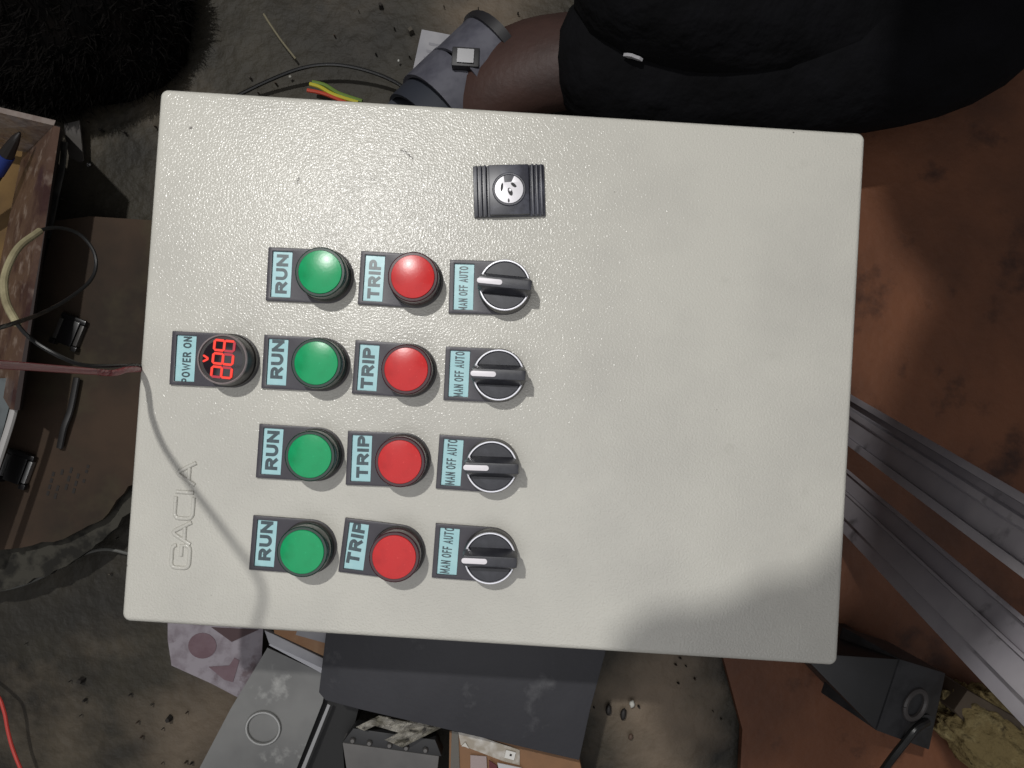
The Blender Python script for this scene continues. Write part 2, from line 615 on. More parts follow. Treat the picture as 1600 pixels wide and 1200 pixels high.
def selector(pxc, tl, bl, toff, tsize, turn, label):
    base = MB().lathe([(.0148, .0024), (.0148, .0060), (.0146, .0100), (.0141, .0112)], 48)
    o, xl, phi = unit_root('selector_switch', base, M['collar'], pxc, .0125, tl, bl, label)
    add_nameplate(o, xl, phi, 'MAN OFF AUTO', toff, tsize, .17, M['ink'], .22)
    MB().ringlathe([(.0141, .0106), (.0141, .0124), (.0138, .0128), (.0132, .0128), (.0130, .0124), (.0130, .0106)], 64).build('metal_ring', M['chrome'], o)
    k = MB().lathe([(.0129, .0100), (.0129, .0116), (.0125, .0120)], 56)
    # raised grip: wide at its foot, narrow on top, a nose at one end
    L0, L1, hb, ht, z0, z1 = -.0148, .0152, .0058, .0027, .0112, .0215
    foot = [(L0, -hb * .55), (L0 + .003, -hb), (L1 - .003, -hb), (L1, -hb * .55), (L1, hb * .55), (L1 - .003, hb), (L0 + .003, hb), (L0, hb * .55)]
    top = [(L0 + .0006, -ht), (L0 + .003, -ht), (L1 - .003, -ht), (L1 - .0006, -ht), (L1 - .0006, ht), (L1 - .003, ht), (L0 + .003, ht), (L0 + .0006, ht)]
    vs = [(x, y, z0) for x, y in foot] + [(x, y, z1) for x, y in top]
    fs = [list(range(8))[::-1], list(range(8, 16))] + [(i, (i + 1) % 8, 8 + (i + 1) % 8, 8 + i) for i in range(8)]
    hd = MB().add(vs, fs).build('grip', M['black'], o, bevel=.0006)
    hd.rotation_euler = (0, 0, turn)
    ds = k.build('knob_disc', M['black'], o)
    x0, x1, r = -.0140, -.0012, .00145
    cap = [(x0 + r * .4 + r * math.cos(math.radians(a)), r * math.sin(math.radians(a))) for a in range(90, 271, 20)] + \
          [(x1 - r + r * math.cos(math.radians(a)), r * math.sin(math.radians(a))) for a in range(-90, 91, 20)]
    pt = MB().prism(cap, .0213, .0219).build('pointer', M['white'], o, bevel=.0002)
    pt.rotation_euler = (0, 0, turn)
    return o


RUN = (21.8, 6.9)
TRIP = (23.0, 6.9)
MAN = (25.0, 5.0)
pilot('green', (499.4, 426.6), (419, 384), (416, 468.6), 'RUN', (-.1, .3), (22, 6.6), 'green lamp with glossy RUN label beside the row nearest the lock')
pilot('green', (493.4, 567), (412.4, 523.5), (409, 607.5), 'RUN', (-.3, 1.6), RUN, 'green RUN lamp in the row with the voltmeter')
pilot('green', (483.5, 711.4), (404.6, 664.6), (400.4, 747.4), 'RUN', (-.2, .6), RUN, 'green RUN lamp in the third row from the lock')
pilot('green', (471.5, 861), (395, 806.5), (389.6, 893), 'RUN', (-.3, 1.4), RUN, 'green RUN lamp in the row farthest from the lock')
pilot('red', (644.6, 433.5), (564, 390.6), (559.4, 474.6), 'TRIP', (.1, -.4), (22, 6.8), 'red lamp with glossy TRIP label in the row nearest the lock')
pilot('red', (634.4, 576), (555, 532.5), (550, 616.5), 'TRIP', (-.3, -.3), TRIP, 'red TRIP lamp in the row with the voltmeter')
pilot('red', (624.5, 718.6), (543, 677.5), (540.5, 760.6), 'TRIP', (.6, .8), (23.5, 6.6), 'red TRIP lamp in the third row from the lock')
pilot('red', (615.5, 871), (539, 809), (529, 894), 'TRIP', (-.5, 1.9, -.06), (23.5, 7.2), 'red TRIP lamp in the row farthest from the lock')
selector((788.6, 445), (703, 406), (701, 491), (-.3, -.9), MAN, math.radians(-1.9), 'selector switch in the row nearest the lock')
selector((779, 586), (696.5, 541.5), (693, 625), (-.1, -.3), (25.4, 5.2), math.radians(1.2), 'selector switch in the row with the voltmeter')
selector((768, 730), (686.6, 679), (681, 763), (-.6, .2), (25.4, 5.4), math.radians(1.6), 'selector switch in the third row from the lock')
selector((765.5, 871.6), (680.6, 818.5), (674.6, 904), (-.8, .5, -.04), (25.6, 5.4), math.radians(.9), 'selector switch in the row farthest from the lock')

# ---- the lit voltmeter
base = MB().lathe([(.0147, .0024), (.0147, .0052), (.0141, .0060), (.0139, .0140), (.0134, .0160)], 56)
vm, xl, phi = unit_root('voltmeter', base, M['collar'], (346.7, 561.4), .017, (268.6, 518), (265.8, 600.8), 'voltmeter with glowing red digits behind a round dark window')
add_nameplate(vm, xl, phi, 'POWER ON', (.4, -.7), (26.0, 4.7), .20, M['ink'], .2)
MB().ringlathe([(.0136, .0156), (.0135, .0168), (.0131, .0172), (.0127, .0170), (.0126, .0156)], 56).build('ring', M['meterring'], vm)
prof = [(.01262, .0154)]
for k in range(0, 9):
    r = .01262 * (1 - k / 9)
    prof.append((r, .0158 + .0008 * (1 - (r / .01262) ** 2)))
MB().lathe(prof, 56).build('window', M['meterface'], vm, smooth=40)


def seg_poly(x0, y0, x1, y1, wd):
    """elongated hexagon"""
    a, b = Vector((x0, y0)), Vector((x1, y1))
    t = (b - a).normalized()
    n_ = Vector((-t.y, t.x)) * wd * .5
    e = t * wd * .45
    return [a, a + e + n_, b - e + n_, b, b - e - n_, a + e - n_]


def digit(cy, state):
    """seven segments turned a quarter so the number reads up the panel; cy mm along y"""
    H, W = 5.6, 5.4             # half-height along x (two stacked cells), width along y
    x_top, x_mid, x_bot = -5.4, -.05, 5.3
    yl, yr = cy - W / 2, cy + W / 2
    seg = {'a': (x_top, yl, x_top, yr), 'g': (x_mid, yl, x_mid, yr), 'd': (x_bot, yl, x_bot, yr),
           'f': (x_top, yl, x_mid, yl), 'b': (x_top, yr, x_mid, yr), 'e': (x_mid, yl, x_bot, yl), 'c': (x_mid, yr, x_bot, yr)}
    b = MB()
    for k, s in seg.items():
        q = [(p.x * .001, p.y * .001) for p in seg_poly(*s, 1.3)]
        b.prism(q, .01655, .01685, 0 if k in state else 1)
    o = b.build('digit', [M['seg'], M['segdim']], vm, smooth=0)
    o.location = (.0004, .0002, 0)
    o.rotation_euler = (0, 0, math.radians(-2))


digit(-7.2, 'abged')
digit(0, 'abfged')
digit(7.2, 'abfgc')
vmk = MB()
for s in ((-10.6, -1.9, -7.4, -.1), (-10.6, 1.7, -7.4, -.1)):
    vmk.prism([(p.x * .001, p.y * .001) for p in seg_poly(*s, 1.1)], .01642, .01662 + .0001 * (s[1] > 0))
vmk.build('unit_mark', M['seg'], vm, smooth=0)

# ---- the lock
lc = at(795.5, 297, ZP + .004)
lk = MB().box(-.0200, .0200, -.0145, .0145, 0, .0026).build('lock', M['lockpl'], panel, bevel=.0006)
tag(lk, 'ribbed black lock plate with silver key core')
lk.location = (lc.x, lc.y, ZP - .0002)
lk.rotation_euler = (0, 0, math.radians(5.2))
MB().box(-.0112, .0112, -.0140, .0140, .0020, .0058).build('raised_centre', M['lockpl'], lk, bevel=.0006)
for sgn in (-1, 1):
    for k in range(3):
        x = sgn * (.0132 + .0025 * k)
        MB().box(x - .0006, x + .0006, -.0142, .0142, .0020, .0052 - .0004 * k).build('rib', M['lockpl'], lk, bevel=.0003)
MB().ringlathe([(.0094, .0056), (.0094, .0061), (.0090, .0064), (.0083, .0064), (.0081, .0058)], 48).build('core_rim', M['lockpl'], lk)
co = []
for a in range(0, 360, 6):
    r = .0079
    co.append((r * math.cos(math.radians(a)), r * math.sin(math.radians(a))))
core = []
for a in range(110, 432, 6):
    r = .0079
    core.append((r * math.cos(math.radians(a)), r * math.sin(math.radians(a))))
core += [(.0014, .0040), (-.0024, .0038)]
MB().prism(core, .0050, .0064).build('core', M['steel'], lk, bevel=.00015)
for (x, y, rx, ry, a) in ((.0026, .0022, .0019, .0009, -.7), (-.0040, .0012, .0007, .0024, -.15), (.0006, -.0015, .0012, .0024, .35), (-.0004, -.0064, .0005, .0012, 0)):
    el = []
    for k in range(16):
        t = 2 * PI * k / 16
        u, v = rx * math.cos(t), ry * math.sin(t)
        el.append((x + u * math.cos(a) - v * math.sin(a), y + u * math.sin(a) + v * math.cos(a)))
    MB().prism(el, .0060, .00645).build('keyway', M['hole'], lk, smooth=0)
MB().lathe([(.0009, .0062), (.0009, .0068), (.0005, .0071)], 12, cx=.0006, cy=-.0006).build('key_pin', M['steel'], lk)

# ------------------------------------------------------------------ wires beside the panel
LP = Vector(lamp.location)
m_redw = mat('red_wire_pvc', srgb(128, 42, 50), 0.4)
m_blkw = mat('black_cable_pvc', srgb(22, 22, 22), 0.35)
m_slv = mat('beige_sleeve', srgb(150, 142, 112), 0.6, var=(srgb(120, 112, 86), 60, .4, .7, 4))
rw = MB().tube([at(232, 578, ZP - .030), at(214, 577, ZP + .004), at(196, 578, ZP + .022), at(176, 583, ZP + .036), at(140, 580, ZP + .058), at(85, 576, ZP + .094),
                at(20, 571, ZP + .140), at(-60, 566, ZP + .185), at(-190, 555, ZP + .230), at(-420, 560, ZP + .262)], .00165, seg=10)
tag(rw.build('red_wire', m_redw), 'dull red wire running from the panel edge past the power lamp', 'wire')
cb = thing('looped_cable', 'black cable looped through a beige sleeve beside the panel edge', 'cable', at(215, 572, ZP - .03))
MB().tube([at(234, 573, ZP - .028), at(214, 571, ZP + .003), at(170, 572, ZP + .026), at(128, 570, ZP + .040), at(92, 556, ZP + .048), at(52, 532, ZP + .050), at(27, 506, ZP + .046),
           at(9, 470, ZP + .038), at(8, 430, ZP + .026), at(28, 388, ZP + .010), at(62, 361, ZP - .008), at(92, 356, ZP - .020), at(124, 366, ZP - .030),
           at(145, 390, ZP - .034), at(150, 416, ZP - .034), at(139, 441, ZP - .028), at(105, 468, ZP - .012), at(66, 489, ZP + .010), at(28, 503, ZP + .058), at(-10, 515, ZP + .080),
           at(-90, 540, ZP + .100), at(-200, 590, ZP + .120)], .0011, seg=8).build('cable', m_blkw, cb)
MB().tube([at(27, 506, ZP + .046), at(9, 470, ZP + .038), at(8, 430, ZP + .026), at(28, 388, ZP + .010), at(62, 361, ZP - .008)], .0020, seg=10).build('sleeve', m_slv, cb)

# ------------------------------------------------------------------ left side: cardboard and scraps
m_card = mat('brown_cardboard', srgb(66, 53, 43), 0.85, spec=.2, var=(srgb(48, 41, 35), 10, .4, .65, 5), blot=(srgb(66, 60, 46), 18, .55, .75, 4), bump=(40, .3, .002, 3))
m_cardlt = mat('tan_cardboard', srgb(112, 88, 54), 0.8, spec=.2, var=(srgb(90, 70, 46), 30, .4, .7, 5))
m_torn = mat('torn_grey_card_edge', srgb(62, 60, 54), 0.9, spec=.2, var=(srgb(36, 35, 32), 70, .45, .6, 5), bump=(120, .8, .002, 4))
m_tapewrap = mat('smeared_tape_and_card', srgb(88, 68, 58), 0.35, spec=.4, var=(srgb(128, 112, 102), 70, .54, .66, 3), blot=(srgb(62, 42, 40), 40, .5, .65, 3), bump=(45, .6, .003, 3))
m_print = mat('faded_black_print', srgb(34, 29, 26), 0.8)


def ragged(p, q, n_, amp, seed, z=None):
    """points from p to q (pixels) with a torn wobble"""
    out = []
    for i in range(n_):
        t = i / n_
        out.append((p[0] + (q[0] - p[0]) * t + amp * noise.noise(Vector((i * .7, seed, 0))), p[1] + (q[1] - p[1]) * t + amp * noise.noise(Vector((i * .7, seed, 5)))))
    return out


def px_slab(poly, z, th):
    zf = z if callable(z) else (lambda x, y: z)
    return MB().slab([at(x, y, zf(x, y)) for x, y in poly], th)


cs = thing('cardboard_sheet', 'flattened brown cardboard with torn lower edge beside the panel', 'cardboard', at(120, 700, 0.006))
pol = [(58, 452), (86, 345), (140, 338), (330, 350), (345, 700), (262, 735)] + ragged((200, 760), (160, 812), 5, 5, 1) + ragged((160, 812), (104, 838), 5, 4, 2) + ragged((100, 842), (0, 862), 6, 3, 3) + [(-90, 868), (-110, 640), (20, 600)]
px_slab(pol, .040, .004).build('top_layer', m_card, cs)
pol = [(216, 742), (330, 700), (330, 640), (-80, 640), (-80, 935)] + ragged((-60, 932), (30, 918), 6, 6, 6) + ragged((30, 915), (100, 888), 6, 6, 8) + ragged((105, 884), (170, 838), 7, 6, 9) + ragged((172, 832), (214, 790), 4, 5, 4)
px_slab(pol, .030, .006).build('torn_under_layer', m_torn, cs)
for i, (x, y, l) in enumerate(((84, 737, 40), (98, 733, 50), (112, 730, 52), (126, 728, 46), (138, 726, 30))):
    for k in range(4):
        if (i * 3 + k) % 5 == 4:
            continue
        u = k / 4 * l
        a_, b_ = (x - u * .28, y + u), (x - (u + l / 6) * .28, y + u + l / 6)
        MB().slab([at(a_[0] - 2, a_[1], .0404), at(a_[0] + 2, a_[1] + 1, .0404), at(b_[0] + 2, b_[1] + 1, .0404), at(b_[0] - 2, b_[1], .0404)], .0003).build('print_stroke', m_print, cs, smooth=0)
m_cord = mat('pale_grey_cord', srgb(88, 88, 84), 0.6)
tag(MB().tube([at(-40, 925, .012), at(10, 920, .014), at(50, 908, .012), at(90, 888, .010), at(130, 866, .008), at(165, 858, .006), at(205, 866, .005), at(260, 880, .005)], .0014, 8).build('grey_string', m_cord),
    'thin grey string curving below the torn cardboard edge', 'string')
tag(MB().tube([at(120, 590, .045), at(110, 640, .045), at(100, 668, .046), at(93, 700, .044)], .0026, 8, flat=.6).build('black_tape_strip', mat('black_tape', srgb(24, 22, 22), .5)),
    'narrow black strip stuck across the brown cardboard', 'tape')
m_clipb = mat('black_clip_metal', srgb(24, 23, 24), 0.3)
m_clipw = mat('bright_clip_edge', srgb(150, 150, 150), 0.3, metal=.7)


def clip(px, py, ang, s, label, bright):
    c = at(px, py, .041)
    t = thing('black_clip', label, 'clip', c, 'black clips lying on the brown cardboard')
    t.rotation_euler = (0, 0, ang)
    b = MB()
    b.v = []
    body = MB().box(-.0065 * s, .0065 * s, -.011 * s, .010 * s, .0, .006 * s)
    for m_ in (body,):
        m_.v = [v + c for v in m_.v]
    body.build('body', m_clipb, t, bevel=.001)
    br = MB().box(-.0105 * s, .0105 * s, .009 * s, .0130 * s, .001, .0055 * s)
    br.v = [v + c for v in br.v]
    br.build('hinge_bar', m_clipb, t, bevel=.001)
    for sx in (-1, 1):
        e = MB().box(sx * .0088 * s - .0016 * s, sx * .0088 * s + .0016 * s, -.009 * s, .0085 * s, .0, .0052 * s)
        e.v = [v + c for v in e.v]
        e.build('side_edge', m_clipw if bright else mat('dull_clip_edge', srgb(72, 70, 68), .4, metal=.4), t, bevel=.0006)
        f = MB().box(sx * .0092 * s - .0024 * s, sx * .0092 * s + .0024 * s, -.0135 * s, -.0095 * s, .0, .0058 * s)
        f.v = [v + c for v in f.v]
        f.build('foot', m_clipb, t, bevel=.0006)


clip(31, 731, math.radians(-16), 1.0, 'black clip with bright metal sides on the brown cardboard', True)
clip(112, 519, math.radians(-18), .95, 'black clip with dull sides below the cable loop', False)

# open carton at the upper left
ct = thing('open_carton', 'open tan carton with tape wrapped rim beside the black heap', 'carton', at(0, 420, 0.002))
px_slab([(-140, 190), (62, 222), (-8, 560), (-160, 600)], .020, .004).build('carton_floor', m_cardlt, ct)
MB().slab([at(84, 196, .100), at(40, 214, .030), at(-30, 560, .030), at(16, 640, .100)], .004).build('carton_wall', m_tapewrap, ct)
MB().slab([at(-120, 148, .100), at(84, 196, .1005), at(42, 238, .040), at(-130, 206, .040)], .004).build('carton_wall', mat('glossy_clear_tape_over_card', srgb(122, 112, 106), .22, var=(srgb(172, 162, 158), 35, .5, .7, 3), blot=(srgb(98, 80, 74), 50, .5, .7, 3), bump=(55, .8, .004, 3)), ct)
MB().slab([at(86, 196, .0985), at(92, 204, .012), at(30, 640, .012), at(22, 640, .0985)], .003).build('carton_side', mat('dark_card_side', srgb(44, 34, 32), .8), ct)
m_pen = mat('dark_pen_barrel', srgb(30, 26, 24), .4)
pn = thing('blue_pen', 'dark pen with blue band lying in the tan carton', 'pen', at(5, 250, .05))
MB().tube([at(31, 207, .085), at(24, 218, .082), at(10, 242, .074)], lambda t: .001 + .0042 * t, 10).build('tip', m_pen, pn)
MB().tube([at(10, 242, .074), at(-6, 268, .066)], .0058, 12, smooth=0).build('band', mat('blue_pen_band', srgb(30, 48, 110), .4), pn)
MB().tube([at(-6, 268, .066), at(-40, 322, .05)], .0054, 12, smooth=0).build('barrel', m_pen, pn)
m_film = mat('milky_plastic_strip', srgb(84, 81, 78), .25, spec=.6, var=(srgb(90, 86, 84), 40, .4, .7, 3))
tag(px_slab([(100, 194), (124, 188), (130, 250), (126, 254), (108, 246), (103, 222)], lambda x, y: .006 + (254 - y) * .00008, .0015).build('plastic_strip', m_film),
    'milky plastic offcut lying next to the taped carton', 'plastic strip')
tag(MB().lathe([(.0016, 0), (.0018, .0012), (.0008, .0024)], 10, cx=at(131, 253, .008).x, cy=at(131, 253, .008).y).build('metal_bead', mat('bright_metal', srgb(225, 225, 230), .15, metal=.9)),
    'tiny bright metal bead at the tip of the plastic offcut', 'bead')
tag(MB().tube([at(101, 222, .03), at(97, 262, .03), at(89, 300, .03), at(80, 345, .03), at(74, 372, .03)], .0026, 8, flat=.6).build('grey_rod', mat('grey_plastic_rod', srgb(84, 84, 82), .4, var=(srgb(50, 50, 50), 50, .45, .65, 3))),
    'slim grey plastic rod lying along the carton side', 'rod')
# grey sheet metal at the frame's left edge
gs = thing('metal_tray', 'blue grey metal tray with pale rim beside the brown cardboard', 'tray', at(-20, 660, .05))
px_slab([(-120, 596), (26, 590), (0, 690), (-60, 860), (-140, 860)], .085, .003).build('tray_base', mat('blue_grey_metal', srgb(92, 98, 100), .5, metal=.3, var=(srgb(62, 66, 68), 30, .45, .65, 5)), gs)
MB().tube([at(31, 592, .09), at(22, 640, .09), at(4, 700, .09), at(-40, 830, .09)], .0026, 8).build('rim', mat('pale_rim', srgb(158, 156, 154), .5), gs)
# red wire, lower left
tag(MB().tube([at(-60, 1040, .03), at(-8, 1082, .028), at(6, 1110, .026), at(12, 1140, .024), at(20, 1170, .022), at(34, 1205, .02), at(60, 1260, .01)], .0014, 8).build('red_wire', mat('bright_red_wire', srgb(188, 66, 58), .45)),
    'thin bright red wire hanging down over the bare concrete', 'wire')

# ------------------------------------------------------------------ black heap, upper left
hp = MB()
ico = bmesh.new()
bmesh.ops.create_icosphere(ico, subdivisions=6, radius=1.0)
c = at(130, 25, 0)
m_heap = mat('black_fleece', srgb(10, 9, 9), 1.0, spec=.03, var=(srgb(18, 15, 13), 25, .45, .7, 5))
for v in ico.verts:
    p = v.co.copy()
    nn = noise.fractal(p * 1.6 + Vector((3, 1, 7)), 1.0, 2.0, 3) * .13 + noise.noise(p * 6) * .02
    p *= 1 + nn
    v.co = Vector((c.x + p.x * .098, c.y + p.y * .086, max(.001, .03 + p.z * .095)))
me = bpy.data.meshes.new('black_heap')
ico.to_mesh(me)
ico.free()
for p in me.polygons:
    p.use_smooth = True
off = Vector((c.x, c.y, 0))
for v in me.vertices:
    v.co -= off
me.materials.append(m_heap)
ho = bpy.data.objects.new('fleece_heap', me)
ho.location = off
COL.objects.link(ho)
tag(ho, 'shaggy black fleece heap on the floor behind the open carton', 'cloth heap')
fz = MB()
for i in range(16000):
    f_ = me.polygons[random.randrange(len(me.polygons))]
    if f_.center.z < .012:
        continue
    d_ = (f_.normal + Vector((random.uniform(-1, 1), random.uniform(-1, 1), random.uniform(-.6, .6))) * 1.1).normalized()
    s1 = d_.cross(Vector((random.random(), random.random(), .3))).normalized() * .0005
    l_ = random.uniform(.006, .016)
    p_ = f_.center.copy()
    m1 = p_ + d_ * l_ * .55 + s1 * 3
    tip_ = p_ + d_ * l_ * .8 + s1 * 9 - Vector((0, 0, l_ * .25))
    fz.add([p_ - s1, p_ + s1, m1 + s1 * .8, m1 - s1 * .8, tip_], [(0, 1, 2, 3), (3, 2, 4)])
fo = fz.build('fuzz', mat('black_fuzz', srgb(14, 12, 11), .9, spec=.1), ho, smooth=0)
fo['kind'] = 'stuff'

# ------------------------------------------------------------------ things behind the top edge
tag(MB().tube([at(370, 150, .004), at(420, 126, .010), at(470, 107, .016), at(515, 101, .018), at(560, 107, .016), at(605, 122, .012), at(640, 143, .008), at(672, 172, .005), at(700, 210, .004)], .0016, 8).build('thin_black_cable', m_blkw),
    'thin black cable arching on the floor behind the panel', 'cable')
for nm, pts, cl, lb in (('yellow_wire', [(484, 131), (500, 136), (522, 148), (560, 160)], srgb(176, 168, 46), 'short yellow wire end poking out behind the panel'),
                        ('green_wire', [(488, 128), (508, 133), (530, 146), (566, 158)], srgb(96, 122, 50), 'short green wire end poking out behind the panel'),
                        ('orange_wire', [(480, 141), (497, 144), (516, 150), (550, 165)], srgb(172, 62, 40), 'short orange wire end poking out behind the panel')):
    tag(MB().tube([at(x, y, .012) for x, y in pts], .0016, 8).build(nm, mat(nm, cl, .45)), lb, 'wire')
m_paper = mat('grey_white_paper', srgb(158, 157, 160), .85, spec=.2, var=(srgb(140, 140, 145), 40, .4, .7, 3))
pp = thing('printed_paper', 'creased white printed paper under the sandal', 'paper', at(690, 100, .004))
px_slab([(659, 46), (750, 63), (770, 150), (700, 190), (634, 160)], .004, .0006).build('sheet', m_paper, pp)
m_grey_ink = mat('grey_newsprint_ink', srgb(132, 131, 136), .8)
for k in range(5):
    y0 = 66 + 11 * k
    a_, b_ = (670 - k * 4, y0), (722 - k * 5 - (k % 2) * 8, y0 + 10)
    zt = .00425
    MB().slab([at(a_[0], a_[1], zt), at(b_[0], b_[1], zt), at(b_[0], b_[1] + 4, zt), at(a_[0], a_[1] + 4, zt)], .0002).build('print_line', m_grey_ink, pp, smooth=0)
tag(MB().tube([at(412, 22, .003), at(422, 38, .004), at(440, 64, .003), at(462, 92, .003)], .0009, 6).build('straw', mat('dry_straw', srgb(112, 106, 86), .8)),
    'pale dry straw lying on the floor behind the panel', 'straw')
tag(MB().prism([(at(x, y).x, at(x, y).y) for x, y in ((971, 88), (979, 80), (988, 76), (996, 79), (1005, 80), (1012, 87), (1003, 90), (992, 88), (982, 92))], .262, .264).build('paper_scrap', m_paper),
    'small white paper scrap lying on the black trousers', 'paper scrap')
for v in bpy.data.objects['paper_scrap'].data.vertices:
    v.co.x *= .6
    v.co.y *= .6

# ------------------------------------------------------------------ right side: board, rails, black box
m_board = mat('orange_brown_board', srgb(108, 69, 48), .55, spec=.22, var=(srgb(72, 47, 35), 5, .4, .65, 5), blot=(srgb(58, 38, 30), 22, .56, .70, 7), bump=(140, .5, .0015, 6))
tag(px_slab([(1128, 1020), (1160, 1140), (1152, 1300), (1900, 1320), (1950, 120), (1000, 60), (1000, 700)], .009, .008).build('orange_board', m_board),
    'wide orange brown board lying flat on the floor beside the panel', 'board')
m_alu = mat('brushed_aluminium', srgb(176, 172, 178), .34, metal=.3, var=(srgb(158, 154, 162), 25, .4, .7, 3), blot=(srgb(88, 88, 90), 26, .60, .70, 7))
vd = (CROT @ Vector(((866 - 800) / FPX, -(350 - 600) / FPX, -1.0))).normalized()      # both rails lean this way, down to the floor


def rail(pix, prof, label):
    p0 = at(pix[0], pix[1], .03)
    v = (CAM - p0).normalized()
    cdir = vd.cross(v).normalized()
    nd = cdir.cross(vd).normalized()
    if nd.dot(v) < 0:
        nd = -nd
    if (CROT.transposed() @ cdir).y > 0:
        cdir = -cdir
    t0, t1 = (p0.z - .012) / -vd.z, -(.70 - p0.z) / -vd.z
    base, tip = p0 + vd * t0, p0 + vd * t1
    th = thing('aluminium_rail', label, 'rail', base, 'aluminium rails leaning beside the panel')
    for nm, poly in prof:
        b = MB()
        k = len(poly)
        vs = [base + cdir * u * .001 + nd * h * .001 for u, h in poly] + [tip + cdir * u * .001 + nd * h * .001 for u, h in poly]
        fs = [list(range(k))[::-1], list(range(k, 2 * k))] + [(i, (i + 1) % k, k + (i + 1) % k, k + i) for i in range(k)]
        b.add(vs, fs).build(nm, m_alu, th, bevel=.0004)


rail((1338, 621), [('lip', [(0, 0), (4.5, 0), (4.5, 9), (0, 9)]), ('web', [(4.6, 0), (28, 0), (28, 2), (4.6, 2)]),
                   ('rib', [(9, 2.1), (16, 2.1), (14.5, 6), (10.5, 6)]), ('lip', [(28.1, -2), (33, -2), (33, 6), (28.1, 6)])],
     'aluminium rail with a deep groove leaning beside the orange board')
rail((1329, 737), [('lip', [(0, 0), (2.5, 0), (2.5, 6), (0, 6)]), ('web', [(2.6, 0), (13, 0), (13, 2), (2.6, 2)]),
                   ('rib', [(13.1, 0), (15, 0), (15, 6), (13.1, 6)]), ('face', [(15.1, 0), (28, 0), (28, 4), (15.1, 4)]),
                   ('lip', [(28.1, -5), (37, -5), (37, -3), (28.1, -1)])],
     'aluminium rail with a broad flat face leaning nearest the black box')

bb = thing('black_junction_box', 'black metal box with round knockout hole beside the olive sponge', 'box', at(1360, 1080, .009))
m_bb = mat('black_painted_metal', srgb(20, 20, 21), .5, var=(srgb(28, 28, 30), 40, .45, .7, 5))
MB().slab([at(1250, 1020, .095), at(1405, 1030, .095), at(1368, 1141, .095)], .086).build('lid', m_bb, bb, bevel=.001)
MB().slab([at(1407, 1030, .096), at(1478, 1052, .072), at(1452, 1172, .060), at(1370, 1142, .094)], .05).build('side_plate', mat('worn_black_metal', srgb(42, 42, 44), .5, var=(srgb(26, 26, 28), 60, .4, .65, 5)), bb, bevel=.001)
rc = (at(1407, 1030, .096) + at(1478, 1052, .072) + at(1452, 1172, .060) + at(1370, 1142, .094)) / 4
rn = (at(1478, 1052, .072) - at(1407, 1030, .096)).cross(at(1370, 1142, .094) - at(1407, 1030, .096))
rn = -rn if rn.z < 0 else rn
rn.normalize()
ru = rn.cross(Vector((0, 1, 0))).normalized()
rvv = rn.cross(ru)
ring = [rc + (ru * math.cos(a) + rvv * math.sin(a)) * .0105 + rn * .001 for a in [2 * PI * k / 24 for k in range(25)]]
MB().tube(ring, .0022, 8, smooth=0).build('knockout_ring', mat('worn_grey_ring', srgb(62, 58, 57), .5), bb)
gl = at(1444, 1124, .07)
MB().tube([gl + Vector((0, 0, -.01)), gl + Vector((0, 0, .004))], .005, 14, smooth=0).build('cable_gland', m_blkw, bb)
tag(MB().tube([gl + Vector((0, 0, .004)), at(1432, 1138, .082), at(1412, 1162, .080), at(1390, 1190, .075), at(1362, 1230, .06)], .0028, 10).build('power_lead', m_blkw),
    'stiff black lead running from the black box over the orange board', 'cable')

# olive sponge and taupe block
ico = bmesh.new()
bmesh.ops.create_icosphere(ico, subdivisions=5, radius=1.0)
a0, a1 = at(1478, 1092, .03), at(1640, 1240, .03)
ax = (a1 - a0)
ln_ = ax.length
ax.normalize()
sd = Vector((-ax.y, ax.x, 0))
mid = (a0 + a1) / 2
for v in ico.verts:
    p = v.co.copy()
    q = Vector((abs(p.x) ** .6 * (1 if p.x > 0 else -1), abs(p.y) ** .8 * (1 if p.y > 0 else -1), abs(p.z) ** .8 * (1 if p.z > 0 else -1)))
    k = 1 + noise.fractal(p * 3.5, 1, 2, 4) * .16 + noise.fractal(p * 16, 1, 2, 3) * .05
    v.co = ax * q.x * ln_ * .56 * k + sd * q.y * .026 * k + Vector((0, 0, max(q.z * .028 * k, -.024)))
me = bpy.data.meshes.new('olive_sponge')
ico.to_mesh(me)
ico.free()
for p in me.polygons:
    p.use_smooth = True
me.materials.append(mat('olive_foam', srgb(136, 120, 82), .95, spec=.15, var=(srgb(176, 162, 118), 40, .5, .72, 6), blot=(srgb(84, 74, 54), 90, .56, .7, 4), bump=(260, 1, .003, 5)))
so = bpy.data.objects.new('olive_sponge', me)
so.location = (mid.x, mid.y, .034)
COL.objects.link(so)
tag(so, 'ragged olive yellow sponge roll lying on the orange board', 'sponge')
tag(px_slab([(1512, 1078), (1600, 1128), (1700, 1200), (1690, 1290), (1560, 1190), (1490, 1110)], .055, .045).build('taupe_block', mat('dusty_taupe_block', srgb(84, 72, 58), .8, var=(srgb(70, 60, 50), 20, .4, .7, 4)), bevel=.002),
    'dusty taupe block lying alongside the olive sponge', 'block')

